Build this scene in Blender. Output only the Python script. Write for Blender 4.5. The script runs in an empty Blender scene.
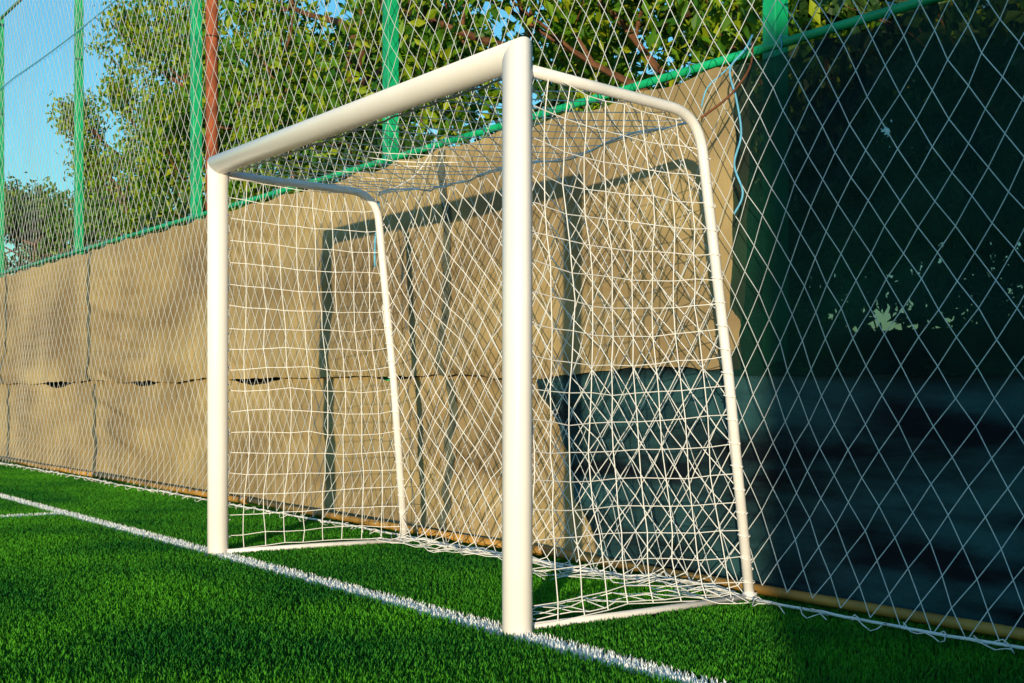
import bpy, math, random
import numpy as np
from mathutils import Vector, noise, Quaternion
random.seed(7); np.random.seed(7)
scn=bpy.context.scene
# ------------------------------------------------------------------ helpers
def V(t,d,z): return Vector((-t,d,z))          # t = metres leftwards along the goal line, d = depth
def link(o,parent=None):
    scn.collection.objects.link(o)
    if parent: o.parent=parent
    return o
def empty(name,loc=(0,0,0)):
    e=bpy.data.objects.new(name,None); e.location=loc; e.empty_display_size=.2
    return link(e)
def meshobj(name,verts,faces,mat,parent=None,smooth=True):
    me=bpy.data.meshes.new(name); me.from_pydata(verts,[],faces)
    if smooth: me.polygons.foreach_set('use_smooth',[True]*len(me.polygons))
    me.materials.append(mat); me.update()
    return link(bpy.data.objects.new(name,me),parent)
def add_tube(vs,fs,pts,r,n=6,cap=True,r2=None):
    pts=[Vector(p) for p in pts]; b=len(vs); m=len(pts)
    prev=None
    for i,p in enumerate(pts):
        a=pts[max(i-1,0)]; c=pts[min(i+1,m-1)]
        tg=(c-a)
        if tg.length<1e-9: tg=Vector((0,0,1))
        tg.normalize()
        if prev is None:
            u=tg.orthogonal().normalized()
        else:
            u=(prev-tg*prev.dot(tg))
            u=u.normalized() if u.length>1e-6 else tg.orthogonal().normalized()
        prev=u; w=tg.cross(u)
        rr=r if r2 is None else r+(r2-r)*i/(m-1)
        for k in range(n):
            an=2*math.pi*k/n
            vs.append(tuple(p+(u*math.cos(an)+w*math.sin(an))*rr))
    for i in range(m-1):
        for k in range(n):
            k2=(k+1)%n
            fs.append((b+i*n+k,b+i*n+k2,b+(i+1)*n+k2,b+(i+1)*n+k))
    if cap:
        fs.append(tuple(b+k for k in range(n))[::-1])
        fs.append(tuple(b+(m-1)*n+k for k in range(n)))
def tubes(name,lines,r,mat,parent=None,n=6,cap=True):
    vs=[];fs=[]
    for l in lines: add_tube(vs,fs,l,r,n,cap)
    return meshobj(name,vs,fs,mat,parent)
def box(name,lo,hi,mat,parent=None,bev=0.0):
    x0,y0,z0=lo;x1,y1,z1=hi
    v=[(x0,y0,z0),(x1,y0,z0),(x1,y1,z0),(x0,y1,z0),(x0,y0,z1),(x1,y0,z1),(x1,y1,z1),(x0,y1,z1)]
    f=[(3,2,1,0),(4,5,6,7),(0,1,5,4),(1,2,6,5),(2,3,7,6),(3,0,4,7)]
    o=meshobj(name,v,f,mat,parent,False)
    if bev:
        m=o.modifiers.new('b','BEVEL'); m.width=bev; m.segments=2
    return o
def N3(x,y,z=0.): return noise.noise(Vector((x,y,z)))
# ------------------------------------------------------------------ materials
def mat(name,col,rough=.6,var=.0,scale=5,bump=0.,bscale=40,metal=0,spec=.5,col2=None,stretch=None):
    m=bpy.data.materials.new(name); m.use_nodes=True; nt=m.node_tree; N=nt.nodes; L=nt.links
    b=N['Principled BSDF']; b.inputs['Roughness'].default_value=rough; b.inputs['Metallic'].default_value=metal
    b.inputs['Specular IOR Level'].default_value=spec
    tc=N.new('ShaderNodeTexCoord'); mp=N.new('ShaderNodeMapping'); L.new(tc.outputs['Object'],mp.inputs['Vector'])
    if stretch: mp.inputs['Scale'].default_value=stretch
    nz=N.new('ShaderNodeTexNoise'); nz.inputs['Scale'].default_value=scale; nz.inputs['Detail'].default_value=6
    L.new(mp.outputs['Vector'],nz.inputs['Vector'])
    cr=N.new('ShaderNodeValToRGB'); c2=col2 or tuple(c*(1-var) for c in col)
    cr.color_ramp.elements[0].position=.35; cr.color_ramp.elements[1].position=.65
    cr.color_ramp.elements[0].color=(*c2,1); cr.color_ramp.elements[1].color=(*col,1)
    L.new(nz.outputs['Fac'],cr.inputs['Fac']); L.new(cr.outputs['Color'],b.inputs['Base Color'])
    if bump:
        n2=N.new('ShaderNodeTexNoise'); n2.inputs['Scale'].default_value=bscale; n2.inputs['Detail'].default_value=4
        L.new(tc.outputs['Object'],n2.inputs['Vector'])
        bp=N.new('ShaderNodeBump'); bp.inputs['Strength'].default_value=bump; bp.inputs['Distance'].default_value=.01
        L.new(n2.outputs['Fac'],bp.inputs['Height']); L.new(bp.outputs['Normal'],b.inputs['Normal'])
    return m
def add_transp(m,fac):
    nt=m.node_tree;N=nt.nodes;L=nt.links
    b=N['Principled BSDF']; out=N['Material Output']
    tp=N.new('ShaderNodeBsdfTransparent'); mx=N.new('ShaderNodeMixShader'); mx.inputs[0].default_value=fac
    L.new(b.outputs[0],mx.inputs[1]); L.new(tp.outputs[0],mx.inputs[2]); L.new(mx.outputs[0],out.inputs['Surface'])
M_white=mat('white_paint',(.88,.84,.84),.27,.05,3,.04,60)
M_tube=mat('white_tube',(.86,.83,.84),.32,.12,8,.05,60)
M_cord=mat('net_cord',(.92,.90,.90),.8,.1,6)
M_cord2=mat('safety_net_cord',(.82,.84,.86),.8,.2,3)
M_green=mat('green_paint',(.006,.46,.19),.4,.35,6,.1,40)
M_pipe=mat('tan_pipe',(.52,.27,.05),.55,.5,3,.2,30)
M_blue=mat('blue_twine',(.16,.52,.80),.8,.3,20)
M_brown=mat('brown_rope',(.24,.08,.03),.9,.3,20)
M_rust=mat('rusty_pole',(.42,.10,.035),.8,.5,4,.4,20)
M_bark=mat('bark',(.20,.085,.04),.95,.5,6,.8,15)
M_tarp=mat('beige_tarp',(.50,.365,.175),.85,0,.7,.2,90,spec=.2,col2=(.26,.18,.095),stretch=(1,1,2.2))
M_seam=mat('seam_cloth',(.15,.16,.12),.85,.4,3,.2,90,spec=.2)
M_dark=mat('dark_tarp',(.024,.085,.098),.8,0,1.6,.4,70,spec=.2,col2=(.002,.005,.010),stretch=(1,1,5))  # dark tone stands in for shade on the lower right
M_mesh=mat('green_shade_mesh',(.005,.060,.035),.85,0,1.2,.4,60,spec=.15,col2=(.002,.011,.016))  # see-through green mesh, right-hand shade also put into its dark colour
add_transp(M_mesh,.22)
GL=2.665; PL=9.74
def turf_mat(name,c1,c2,white,blade=False):
    m=bpy.data.materials.new(name); m.use_nodes=True; nt=m.node_tree;N=nt.nodes;L=nt.links
    b=N['Principled BSDF']; b.inputs['Roughness'].default_value=.6 if blade else .9; b.inputs['Specular IOR Level'].default_value=.12
    g=N.new('ShaderNodeNewGeometry'); s=N.new('ShaderNodeSeparateXYZ'); L.new(g.outputs['Position'],s.inputs[0])
    def mth(op,a,bb=None):
        n=N.new('ShaderNodeMath'); n.operation=op
        for i,q in enumerate((a,bb)):
            if q is None: continue
            if isinstance(q,(int,float)): n.inputs[i].default_value=q
            else: L.new(q,n.inputs[i])
        return n.outputs[0]
    a=mth('LESS_THAN',mth('ABSOLUTE',mth('SUBTRACT',s.outputs['Y'],GL)),.050)
    c=mth('MULTIPLY',mth('LESS_THAN',mth('ABSOLUTE',mth('ADD',s.outputs['X'],PL)),.055),mth('LESS_THAN',s.outputs['Y'],GL))
    msk=mth('MAXIMUM',a,c)
    n1=N.new('ShaderNodeTexNoise'); n1.inputs['Scale'].default_value=.9; n1.inputs['Detail'].default_value=3; L.new(g.outputs['Position'],n1.inputs['Vector'])
    n2=N.new('ShaderNodeTexNoise'); n2.inputs['Scale'].default_value=90; n2.inputs['Detail'].default_value=1; L.new(g.outputs['Position'],n2.inputs['Vector'])
    f=mth('ADD',mth('MULTIPLY',n1.outputs['Fac'],.6),mth('MULTIPLY',n2.outputs['Fac'],.4))
    cr=N.new('ShaderNodeValToRGB'); cr.color_ramp.elements[0].position=.40; cr.color_ramp.elements[1].position=.62
    cr.color_ramp.elements[0].color=(*c1,1); cr.color_ramp.elements[1].color=(*c2,1); L.new(f,cr.inputs['Fac'])
    mx=N.new('ShaderNodeMixRGB'); L.new(msk,mx.inputs[0]); L.new(cr.outputs[0],mx.inputs[1]); mx.inputs[2].default_value=(*white,1)
    L.new(mx.outputs[0],b.inputs['Base Color'])
    return m
M_turf=turf_mat('turf_base',(.004,.030,.004),(.008,.055,.005),(.7,.72,.72))
M_blade=turf_mat('turf_blade',(.006,.105,.012),(.085,.36,.012),(.9,.92,.92),True)
def leaf_mat(name,a,b_,c,tl=.25):
    m=bpy.data.materials.new(name); m.use_nodes=True; nt=m.node_tree;N=nt.nodes;L=nt.links
    b=N['Principled BSDF']; b.inputs['Roughness'].default_value=.5; b.inputs['Specular IOR Level'].default_value=.3
    g=N.new('ShaderNodeNewGeometry'); cr=N.new('ShaderNodeValToRGB'); L.new(g.outputs['Random Per Island'],cr.inputs[0])
    e=cr.color_ramp.elements; e[0].color=(*a,1); e[1].color=(*c,1); x=e.new(.5); x.color=(*b_,1)
    L.new(cr.outputs[0],b.inputs['Base Color'])
    if tl:
        tr=N.new('ShaderNodeBsdfTranslucent'); L.new(cr.outputs[0],tr.inputs['Color'])
        ms=N.new('ShaderNodeMixShader'); ms.inputs[0].default_value=tl
        L.new(b.outputs[0],ms.inputs[1]); L.new(tr.outputs[0],ms.inputs[2]); L.new(ms.outputs[0],N['Material Output'].inputs['Surface'])
    return m
M_leafA=leaf_mat('leaf_yellowgreen',(.025,.12,.006),(.12,.28,.010),(.34,.40,.012))
M_leafB=leaf_mat('leaf_green',(.012,.06,.006),(.05,.14,.012),(.13,.22,.015),0)
M_leafC=leaf_mat('leaf_shrub',(.006,.03,.006),(.02,.06,.010),(.05,.10,.012),0)
# ------------------------------------------------------------------ ground
M_soil=mat('soil_grass',(.05,.07,.02),.95,.5,.6,.4,10)
meshobj('ground',[(-300,-300,0),(300,-300,0),(300,300,0),(-300,300,0)],[(0,1,2,3)],M_soil,None,False)
meshobj('turf_pitch',[(-45,-40,.004),(25,-40,.004),(25,4.45,.004),(-45,4.45,.004)],[(0,1,2,3)],M_turf,None,False)
grass=empty('grass')
tiles=[]
for k in range(4):
    n=9000; rs=np.random.RandomState(k+3)
    x=rs.rand(n);y=rs.rand(n);an=rs.rand(n)*2*np.pi
    h=.017+.014*rs.rand(n); w=.0017+.0013*rs.rand(n); la=rs.rand(n)*2*np.pi; ln=.011*rs.rand(n)+.002
    vs=np.zeros((n,5,3)); dx=np.cos(an)*w;dy=np.sin(an)*w; lx=np.cos(la)*ln; ly=np.sin(la)*ln
    vs[:,0]=np.stack([x-dx,y-dy,0*x],1); vs[:,1]=np.stack([x+dx,y+dy,0*x],1)
    vs[:,2]=np.stack([x+dx*.9+lx*.35,y+dy*.9+ly*.35,h*.6],1); vs[:,3]=np.stack([x-dx*.9+lx*.35,y-dy*.9+ly*.35,h*.6],1)
    vs[:,4]=np.stack([x+lx,y+ly,h],1)
    b=(np.arange(n)*5)[:,None]
    fs=(b+np.array([[0,1,2,3]])).tolist()+(b+np.array([[3,2,4]])).tolist()
    me=bpy.data.meshes.new('grass_tuft_patch'); me.from_pydata(vs.reshape(-1,3).tolist(),[],fs); me.materials.append(M_blade); me.update(); tiles.append(me)
for i in range(-22,2):
    for j in range(-3,5):
        r=random.randrange(4)
        o=bpy.data.objects.new('blades',random.choice(tiles)); link(o,grass)
        off=[(0,0),(1,0),(1,1),(0,1)][r]
        o.location=(i+off[0],j+off[1]-.55,.004); o.rotation_euler=(0,0,r*math.pi/2)
# ------------------------------------------------------------------ football goal
goal=empty('football_goal',V(5.5,2.665,0)); 
def G(o):
    o.parent=goal; o.matrix_parent_inverse=goal.matrix_basis.inverted(); return o
TR,TL,DF=4.078,6.913,2.665; R=.053; HC=2.03
bpy.context.view_layer.update()
def mitre_bar(name,a,b,cut0,cut1,n=40):
    vs=[];fs=[]
    a=Vector(a);b=Vector(b)
    tg=(b-a).normalized(); u=Vector((0,1,0)); w=tg.cross(u)
    for c,cut in ((a,cut0),(b,cut1)):
        for k in range(n):
            an=2*math.pi*k/n; off=(u*math.cos(an)+w*math.sin(an))*R
            vs.append(tuple(c+off+tg*cut(off)))
    for k in range(n):
        k2=(k+1)%n; fs.append((k,k2,n+k2,n+k))
    fs.append(tuple(range(n))[::-1]); fs.append(tuple(range(n,2*n)))
    o=meshobj(name,vs,fs,M_white)
    for p in o.data.polygons:
        if len(p.vertices)>4: p.use_smooth=False
    o.data.update()
    m=o.modifiers.new('b','BEVEL'); m.width=.0015; m.segments=1; m.limit_method='ANGLE'
    return G(o)
g=.0012
mitre_bar('right_post',V(TR,DF,0.0),V(TR,DF,HC),lambda o:0,lambda o: o.x-g)
mitre_bar('left_post',V(TL,DF,0.0),V(TL,DF,HC),lambda o:0,lambda o: -o.x-g)
mitre_bar('crossbar',V(TL,DF,HC),V(TR,DF,HC),lambda o:-o.z+g,lambda o:o.z-g)
RF={'right':(TR,4.19,4.21,3.585,3.87,1),'left':(TL,6.84,6.85,3.55,3.73,-1)}
def frame(name):
    tf,tb_top,tb_bot,dt,db,s=RF[name]
    A=V(tf,DF+.03,1.985); B=V(tb_top,dt,1.94); C=V(tb_bot,db,.02); 
    d1=(A-B).normalized(); d2=(C-B).normalized(); rr=.16
    p0=B+d1*rr; p2=B+d2*rr
    pts=[A,A.lerp(p0,.5),p0]
    for i in range(1,10):
        q=i/10; pts.append(p0*(1-q)**2+B*2*q*(1-q)+p2*q*q)
    pts+= [p2,p2.lerp(C,.5)+Vector((0,.012,0)),C]
    G(tubes(name+'_rear_frame',[pts],.021,M_tube,None,14))
    G(tubes(name+'_ground_bar',[[V(tf+s*.03,DF+.04,.028),V((tf+tb_bot)/2,(DF+db)/2,.03),V(tb_bot,db-.01,.03)]],.014,M_tube,None,10))
    G(tubes(name+'_foot',[[V(tb_bot,db,.0),V(tb_bot,db,.05)]],.03,M_tube,None,14))
frame('right'); frame('left')
def lerp(a,b,q): return a+(b-a)*q
# goal net
lines=[]
def netgrid(fn,nu,nv):
    P=[[fn(i/nu,j/nv) for j in range(nv+1)] for i in range(nu+1)]
    for i in range(nu+1): lines.append(P[i])
    for j in range(nv+1): lines.append([P[i][j] for i in range(nu+1)])
def netdiamond(fn,nu,nv):      # nu, nv half-cells
    cache={}
    def nd(i,j):
        if (i,j) not in cache: cache[(i,j)]=fn(i/nu,j/nv)
        return cache[(i,j)]
    for s in (1,-1):
        for i0 in range(-nv-(nv%2),nu+nv+2,2):
            pl=[nd(i0+s*j,j) for j in range(nv+1) if 0<=i0+s*j<=nu]
            if len(pl)>1: lines.append(pl)
    lines.append([nd(i,0) for i in range(nu+1)]); lines.append([nd(i,nv) for i in range(nu+1)])
def jit(p,a=.010,lf=.03):
    return p+Vector((N3(p.x*2,p.y*2,p.z*2+5)*lf+N3(p.x*11,p.y*11,p.z*11)*a, N3(p.x*2+9,p.y*2,p.z*2)*lf+N3(p.x*11+7,p.y*11,p.z*11)*a, N3(p.x*2,p.y*2+4,p.z*2)*lf*.8+N3(p.x*11,p.y*11+3,p.z*11)*a))
def back(u,v):
    tt=lerp(6.845,4.2,u); sag=4*u*(1-u)
    ztop=1.93-.03*sag; z=ztop*(1-v)
    d=lerp(lerp(3.565,3.60,u),lerp(3.73,3.87,u),v)+.06*math.sin(v*math.pi)*sag
    if z<.05: z=.035; d-=.03
    z+= -.03*math.sin(u*math.pi*5)*math.sin(v*math.pi)
    return jit(V(tt,d,z),.010,.045)
netdiamond(back,34,24)
def roof(u,v):
    tf=lerp(TL-.03,TR+.06,u); tb=lerp(6.845,4.2,u)
    t=lerp(tf,tb,v); d=lerp(DF+.05,lerp(3.565,3.60,u),v); sag=4*u*(1-u)
    z=lerp(1.995,1.93-.03*sag,v)-.02*math.sin(v*math.pi)*(.4+.6*sag)
    return jit(V(t,d,z),.008,.022)
netdiamond(roof,34,10)
def side(nm,inw):
    tf,tt_,tb,dt,db,s=RF[nm]
    def fn(u,v):
        dtop=lerp(DF+.05,dt,u); dbot=lerp(DF+.05,db-.01,u)
        z0=1.97-.03*u - .03*math.sin(u*math.pi)
        z=z0*(1-v); d=lerp(dtop,dbot,v); t=lerp(tf,tb,u)
        bul=math.sin(u*math.pi)*math.sin(v*math.pi)*.06
        if z<.05: z=.04
        return jit(V(t+inw*(bul),d,z),.011,.045)
    return fn
netgrid(side('right',1),9,18); netgrid(side('left',-1),9,18)
def skirt(u,v):
    t=lerp(6.8,4.25,u); d=lerp(3.72,3.85,u)-.22*v*(1+.6*N3(u*9,0,2)); z=.042+.03*abs(N3(u*14,v*3,1))
    return jit(V(t+.04*math.sin(u*31),d,z),.02,.05)
netgrid(skirt,34,3)
def skirt2(u,v):
    d=2.78+(3.85-2.78)*u; t=TR+.06+.22*v*(1+.5*N3(u*6,0,7)); z=.042+.03*abs(N3(u*9,v*3,4))
    return jit(V(t,d,z),.02,.05)
netgrid(skirt2,14,2)
G(tubes('net',lines,.0024,M_cord,None,4,False))
er=[[jit(back(i/30,0),.004,.01) for i in range(31)],
    [jit(V(lerp(6.845,4.2,u),lerp(3.70,3.84,u),.045),.012,.04) for u in [i/40 for i in range(41)]],
    [V(lerp(TL-.02,TR+.02,u),DF+.058,1.985+.004*math.sin(u*90)) for u in [i/60 for i in range(61)]]]
G(tubes('net_edge_rope',er,.0045,M_cord,None,6))
clips=[]
for k in range(22):
    z=.1+k*.088
    for t,s in ((TR,1),(TL,-1)):
        clips.append([V(t+s*.012,DF+.045,z),V(t+s*.012,DF+.064,z+.004)])
G(tubes('net_clips',clips,.004,M_cord,None,5))
lash=[]
for nm in RF:
    tf,tt,tb,dt,db,s=RF[nm]
    for k in range(19):
        q=.09+k*.048
        c=V(lerp(tt,tb,q),lerp(dt,db,q)+.006,1.94*(1-q))
        lash.append([c+Vector((math.cos(a)*.0245,math.sin(a)*.0245,.01*math.sin(a*.5))) for a in [x*math.pi/5 for x in range(11)]])
G(tubes('net_lashings',lash,.0022,M_cord,None,4))
# ------------------------------------------------------------------ fence with tarp
fence=empty('fence')
XT0,XT1=-3.5,27.0
def tdisp(t,z):
    # hanging cloth: broad billows, sagging swags from the ties, small creases
    ph=((t+.05)/3.5)%1.0
    sw=.24*(4*ph*(1-ph))
    zz=z+sw
    amp=.45+1.3*max(0,N3(t*.5,z*.7,20)+.25)
    return (.045*N3(t*.8,z*1.3,1)+.040*N3(t*.45,zz*4.0,3)*amp+.026*N3(t*.8,zz*10,5)*amp
            +.008*N3(t*4,z*4,8)+.003*N3(t*12,z*16,9))
def tarp(name,t0,t1,z0,z1,mat_,off,top=None,bot=None,bul=0,edge=None,res=.035):
    nt_=max(2,int((t1-t0)/res)); nz=int((z1-z0)/res*1.3)
    vs=[];fs=[]
    for i in range(nt_+1):
        t=t0+(t1-t0)*i/nt_
        zt=z1+(top(t) if top else 0); zb=z0+(bot(t) if bot else 0)
        for j in range(nz+1):
            v=j/nz; z=zb+(zt-zb)*v
            tt=t
            if edge: tt=t0+(t1+edge(z)-t0)*i/nt_
            y=4.06+off-tdisp(tt,z)-bul*math.exp(-((v-.10)/.13)**2)*(.7+.8*N3(tt*1.3,7,0))
            vs.append((-tt,y,z))
    for i in range(nt_):
        for j in range(nz):
            a=i*(nz+1)+j; fs.append((a,a+1,a+nz+2,a+nz+1))
    return meshobj(name,vs,fs,mat_,fence)
sagtop=lambda t: -.012-.025*abs(math.sin(t*math.pi/.58))-.012*N3(t*3,1)
ubot=lambda t:.05*N3(t*.9,3)+.012*N3(t*7,2)
tarp('beige_tarp_upper',4.42,XT1,.95,2.28,M_tarp,0,sagtop,ubot,.07)
tarp('beige_tarp_lower',5.2,XT1,.0,.97,M_tarp,.035,lambda t:-.25*max(0,N3(t*.75,11)+.03)-.015*N3(t*6,4),None,0)
for k in range(5):
    t=6.93+3.5*k
    tarp('seam_strip_upper_%d'%k,t,t+.085,.95,2.26,M_seam,-.008,sagtop,ubot,.07)
    tarp('seam_strip_lower_%d'%k,t+.01,t+.095,.0,.93,M_seam,.027,None,None,0)
tarp('dark_tarp_lower',XT0,5.75,.0,.98,M_dark,.005,lambda t:.02*N3(t*2,5)-.0,None,.03,lambda z:-.32+.62*(z/.97)+.05*N3(z*4,2))  # overlaid cloth carrying the lower-right shade in its colour
tarp('shade_mesh_upper',XT0,4.50,.92,2.28,M_mesh,-.012,sagtop,lambda t:.03*N3(t*2,9),.04,lambda z:.03*N3(z*3,1))  # mesh piece darkened in colour for the shade on this side
M_gap=mat('backing_cloth',(.02,.018,.012),.9,.5,4)  # added dark sheet, its colour stands in for shade inside the tarp gaps
meshobj('backing_cloth',[(-XT1,4.27,.1),(3.5,4.27,.1),(3.5,4.27,1.10),(-XT1,4.27,1.10)],[(0,1,2,3)],M_gap,fence,False)
posts=[4.42+3.5*k for k in range(-2,8)]
for k,t in enumerate(posts):
    box('post_%d'%k,(-t-.04,4.17,0),(-t+.04,4.25,5.6),M_green,fence,.006)
tubes('top_rail',[[V(XT0,4.09,2.30),V(XT1,4.09,2.30)]],.019,M_green,fence,12)
tubes('high_rail',[[V(XT0,4.14,5.5),V(XT1,4.14,5.5)]],.019,M_green,fence,12)
ties=[]
t=XT0+.2
while t<20:
    y=4.06-tdisp(t,2.25)-.006
    ties.append([(-t,y,2.255),(-t+.01,4.065,2.285),(-t,4.065,2.325),(-t,4.115,2.325),(-t-.008,4.115,2.28)]); t+=.58
tubes('tarp_ties',ties,.003,M_blue,fence,4)
# ------------------------------------------------------------------ safety net
sn=empty('safety_net')
cw,ch=.145,.20; hw,hh=cw/2,ch/2
ni=int((XT1-XT0)/hw); nj=int(5.5/hh)
def node(i,j):
    t=XT0+i*hw; z=5.55-j*hh
    if z<.03: z=.03
    a=.012; sag=.04
    t2=t+N3(t*1.2,z*1.2,2)*sag*1.6+N3(t*9,z*9,4)*a
    z2=z+N3(t*1.1,z*1.1,6)*sag*1.6+N3(t*9,z*9,14)*a
    y=3.925+.05*N3(t*.7,z*.8,9)
    if z<.35: y-= (.35-z)*.25
    return Vector((-t2,y,max(z2,.022)))
nd={}
L1=[]
for i0 in range(-nj,ni+nj+1):
    for s in (1,-1):
        if (i0%2): continue
        pl=[]
        for j in range(nj+1):
            i=i0+s*j
            if 0<=i<=ni:
                if (i,j) not in nd: nd[(i,j)]=node(i,j)
                pl.append(nd[(i,j)])
        if len(pl)>1: L1.append(pl)
tubes('mesh_cords',L1,.0022,M_cord2,sn,3,False)
hem=[]
t=XT0
while t<XT1:
    p=node((t-XT0)/hw,nj); hem.append(Vector((p.x,p.y-.01+.02*N3(t*3,1),.03+.012*abs(N3(t*6,3))))); t+=.06
tubes('bottom_rope',[hem],.0065,M_cord,sn,6)
tubes('head_cable',[[V(XT0+k*(XT1-XT0)/60,3.90,4.42-.03*abs(math.sin(k*.4))) for k in range(61)]],.008,M_blue,sn,6)
bn=[]
for k in range(75):
    t=XT0+.5+k*.27
    c=node((t-XT0)/hw,nj)
    bn.append([Vector((c.x+.06*math.cos(a+k)*(1+.3*a),c.y-.06-.06*math.sin(a*1.3+k),.035+.012*math.sin(a*3+k))) for a in [x*.5 for x in range(12)]])
tubes('loose_hem',bn,.0024,M_cord,sn,4)
vs=[];fs=[]
a=2.0
while a<24:
    add_tube(vs,fs,[V(a,3.955+.01*N3(a,1),.052),V(a+1.9,3.955+.01*N3(a+2,1),.050),V(a+3.85,3.96,.055)],.021,12)
    add_tube(vs,fs,[V(a-.06,3.955,.054),V(a+.06,3.955,.054)],.025,12)
    a+=3.87
meshobj('pipe',vs,fs,M_pipe)
def ropeobj(name,pts,r,m,n=6):
    P=[Vector(p) for p in pts]; out=[]
    for i in range(len(P)-1):
        p0=P[max(i-1,0)];p1=P[i];p2=P[i+1];p3=P[min(i+2,len(P)-1)]
        for k in range(6):
            q=k/6
            out.append(.5*((2*p1)+(-p0+p2)*q+(2*p0-5*p1+4*p2-p3)*q*q+(-p0+3*p1-3*p2+p3)*q**3))
    out.append(P[-1]); return tubes(name,[out],r,m,None,n)
ropeobj('twine',[V(4.40,4.06,2.36),V(4.36,3.98,2.28),V(4.34,3.88,2.18),V(4.28,3.86,2.05),V(4.25,3.86,1.90),V(4.28,3.85,1.78),V(4.24,3.86,1.66),V(4.28,3.85,1.58)],.0045,M_blue)
ropeobj('twine',[V(4.42,4.07,2.33),V(4.47,3.98,2.22),V(4.50,3.9,2.14),V(4.53,3.89,2.06)],.0035,M_blue)
ropeobj('tie_rope',[V(4.19,3.60,1.93),V(4.25,3.8,2.05),V(4.33,3.98,2.2),V(4.40,4.06,2.33)],.005,M_brown)
ropeobj('twine',[V(6.84,3.56,1.90),V(6.88,3.59,1.82),V(6.95,3.60,1.72),V(6.92,3.58,1.62),V(6.94,3.59,1.55)],.006,M_blue)
ropeobj('tie_rope',[V(6.84,3.56,1.93),V(6.95,3.85,2.08),V(7.1,4.07,2.30)],.004,M_cord)
rp=[];rf=[]
add_tube(rp,rf,[V(13.0,4.95,0),V(13.02,4.96,3),V(13.0,4.95,7)],.06,16)
add_tube(rp,rf,[V(13.0,4.95,6.8),V(13.0,4.95,7.05)],.075,16)
meshobj('rusty_pole',rp,rf,M_rust)
# ------------------------------------------------------------------ trees
def make_tree(seed,h,R,nl,low=.22,ls=1.0,clump=.17):
    rs=random.Random(seed); vs=[];fs=[]; tips=[]
    top=Vector((rs.uniform(-.3,.3),rs.uniform(-.3,.3),h*.85))
    tr=[Vector((0,0,0))]
    for k in range(1,9):
        q=k/8; tr.append(Vector((top.x*q+rs.uniform(-.08,.08),top.y*q+rs.uniform(-.08,.08),top.z*q)))
    add_tube(vs,fs,tr,.03*h*.55,10,True,.02)
    def limb(p,d,l,r,lev):
        pts=[p]; c=p.copy(); dd=d.copy(); n=6
        for k in range(n):
            dd=(dd+Vector((rs.uniform(-.22,.22),rs.uniform(-.22,.22),rs.uniform(-.1,.2)))).normalized()
            c=c+dd*(l/n); pts.append(c.copy())
        add_tube(vs,fs,pts,r,6 if lev<2 else 4,False,r*.3)
        if lev<2:
            for k in range(4 if lev==0 else 3):
                q=pts[rs.randint(2,n)]
                nd_=(dd+Vector((rs.uniform(-1,1),rs.uniform(-1,1),rs.uniform(-.5,.8)))).normalized()
                limb(q,nd_,l*rs.uniform(.4,.6),r*.45,lev+1)
        if lev>=1:
            for q in pts[3:]: tips.append(q)
    for k in range(12):
        q=rs.uniform(low,.98); p=tr[0].lerp(top,q); an=k*2.4+rs.uniform(-.4,.4)
        el=rs.uniform(.05,.75); ll=R*(1.0-.55*abs(q-.5))*rs.uniform(.6,.98)
        limb(p,Vector((math.cos(an)*math.cos(el),math.sin(an)*math.cos(el),math.sin(el))),ll,.02*h*.35,0)
    wood=bpy.data.meshes.new('wood'); wood.from_pydata(vs,[],fs); wood.materials.append(M_bark)
    rn=np.random.RandomState(seed)
    T=np.array([tuple(t) for t in tips])
    wgt=rn.rand(len(T))**3; idx=rn.choice(len(T),nl,p=wgt/wgt.sum())
    C=T[idx]+rn.randn(nl,3)*np.array([clump,clump,clump*.85])
    C[:,2]-=.05
    d=rn.randn(nl,3); d[:,2]-=.6; d/=np.linalg.norm(d,axis=1)[:,None]
    e=np.cross(d,rn.randn(nl,3)); e/=np.linalg.norm(e,axis=1)[:,None]
    L_=(.045+.045*rn.rand(nl))[:,None]*ls; W=L_*.42
    nrm=np.cross(d,e)
    v=np.stack([C-d*L_,C+e*W+nrm*W*.3-d*L_*.15,C+d*L_,C-e*W+nrm*W*.3-d*L_*.15],1)
    lf=bpy.data.meshes.new('leaves'); b=(np.arange(nl)*4)[:,None]
    lf.from_pydata(v.reshape(-1,3).tolist(),[],(b+np.array([[0,1,2,3]])).tolist())
    return wood,lf
protoA=[make_tree(11,6.3,2.9,15000),make_tree(23,7.4,3.1,17000,.3),make_tree(37,5.8,2.7,14000,.15)]
for w,l in protoA: l.materials.append(M_leafA)
shr=make_tree(51,3.2,2.2,5000,.05,1.5); shr[1].materials.append(M_leafC)
protoB=make_tree(67,7.0,3.4,9000,.1,1.8,.28); protoB[1].materials.append(M_leafB)
def put(name,pr,t,d,s,rz):
    e=empty(name,V(t,d,0)); e.scale=(s,s,s); e.rotation_euler=(0,0,rz)
    for nm,me in zip(('trunk_and_limbs','crown_leaves'),pr):
        link(bpy.data.objects.new(nm,me),e)
for i,(p,t,d,s,rz) in enumerate([(0,5.6,7.6,1.0,0),(2,9.3,8.0,1.05,1),(0,12.6,8.4,1.08,2.2),(1,16.2,7.8,1.08,.5),(2,20.5,9.0,1.2,3),(1,25,10.0,1.08,4),
        (1,31,10.5,1.0,5.5),(1,1.8,8.2,.9,2),(2,-2.5,9,1.0,3.3)]):
    put('tree',protoA[p],t,d,s,rz)
for (t,d,s,rz) in [(56,14,1.15,0),(66,19,1.35,2),(46,15,.95,1),(15,13.5,.85,4),(4,12.5,1.0,2),(78,17,1.5,3)]:
    put('tree',protoB,t,d,s,rz)
hedge=empty('shrub_hedge')
k=0; t=-4
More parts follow.
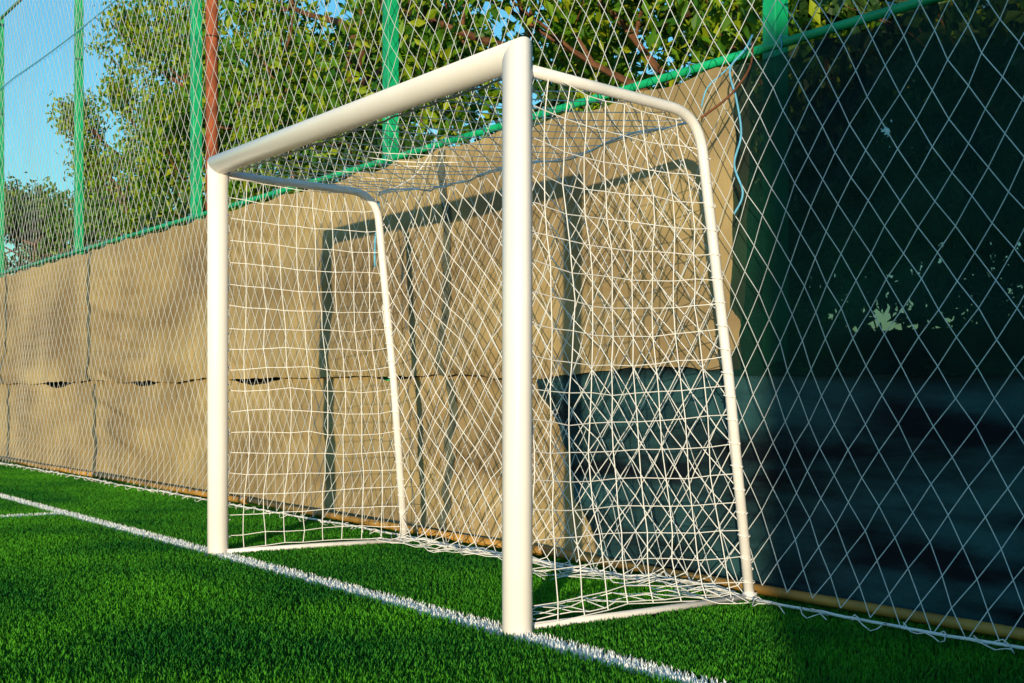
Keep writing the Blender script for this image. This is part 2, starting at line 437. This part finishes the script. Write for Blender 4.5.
while t<34:
    for nm,me in zip(('stems','leaves'),shr):
        o=bpy.data.objects.new(nm,me); link(o,hedge); o.location=V(t,6.1+.4*math.sin(k*1.7),-.05); s=.66+.12*math.sin(k*2.3); o.scale=(s,s*.8,s); o.rotation_euler=(0,0,k*1.3)
    t+=1.3 if t<5 else 2.2; k+=1
# ------------------------------------------------------------------ sun direction, unseen building added to shade the right
EL=math.radians(3.6)
hd=Vector((-1.62,1.385,0)).normalized()
corner=V(4.34,4.06,0)-hd*15
M_wall=mat('render_wall',(.45,.40,.32),.9,.2,2,.2,30); M_roof=mat('roof_felt',(.12,.10,.09),.8,.4,5,.4,20)
M_glass=mat('window_glass',(.03,.04,.05),.1); M_door=mat('door_paint',(.08,.05,.03),.5,.2)
cl=empty('clubhouse_building',(corner.x,corner.y,0))  # invented building behind the camera, placed only to block sun from the tarp
box('walls',(0,0,0),(9,4.5,3.05),M_wall,cl)
box('roof',(-.03,-.03,3.053),(9.3,4.8,3.36),M_roof,cl,.02)  # roof of the added blocker, height set to shade the tarp
box('door',(-.05,2.2,0),(-.003,3.2,2.1),M_door,cl)
for k,y in enumerate((.6,3.4)): box('window_%d'%k,(-.04,y,1.1),(-.003,y+.9,2.2),M_glass,cl)
for k,x in enumerate((1,3.5,6)): box('window_side_%d'%k,(x,4.503,1.1),(x+1.2,4.54,2.2),M_glass,cl)
# ------------------------------------------------------------------ light
d=Vector((hd.x*math.cos(EL),hd.y*math.cos(EL),-math.sin(EL)))
sun=bpy.data.lights.new('sun','SUN'); sun.energy=5; sun.angle=math.radians(.5); sun.color=(1,.83,.54)
so=bpy.data.objects.new('sun',sun); link(so); so.rotation_euler=d.to_track_quat('-Z','Y').to_euler(); so.location=(5,-5,8)
w=bpy.data.worlds.new('World'); scn.world=w; w.use_nodes=True; nt=w.node_tree
sk=nt.nodes.new('ShaderNodeTexSky'); sk.sky_type='NISHITA'; sk.sun_disc=False
sk.sun_elevation=EL; sk.sun_rotation=math.atan2(-hd.x,-hd.y); sk.air_density=1.0; sk.dust_density=.2; sk.ozone_density=2
ml=nt.nodes.new('ShaderNodeMixRGB'); ml.blend_type='MULTIPLY'; ml.inputs[0].default_value=1; ml.inputs[2].default_value=(1.0,2.05,2.5,1)
bg=nt.nodes['Background']; bg.inputs['Strength'].default_value=.15
nt.links.new(sk.outputs[0],ml.inputs[1]); nt.links.new(ml.outputs[0],bg.inputs['Color'])
scn.view_settings.view_transform='Standard'; scn.view_settings.look='None'; scn.view_settings.exposure=0
# ------------------------------------------------------------------ camera
cam=bpy.data.cameras.new('camera'); co=bpy.data.objects.new('camera',cam); link(co)
co.location=(0,0,.86); co.rotation_euler=(math.radians(90),0,math.atan2(.839,.5438))
cam.sensor_width=36; cam.lens=1400/1024*36; cam.shift_y=49.5/1024; cam.clip_end=1000; cam.clip_start=.05
scn.camera=co
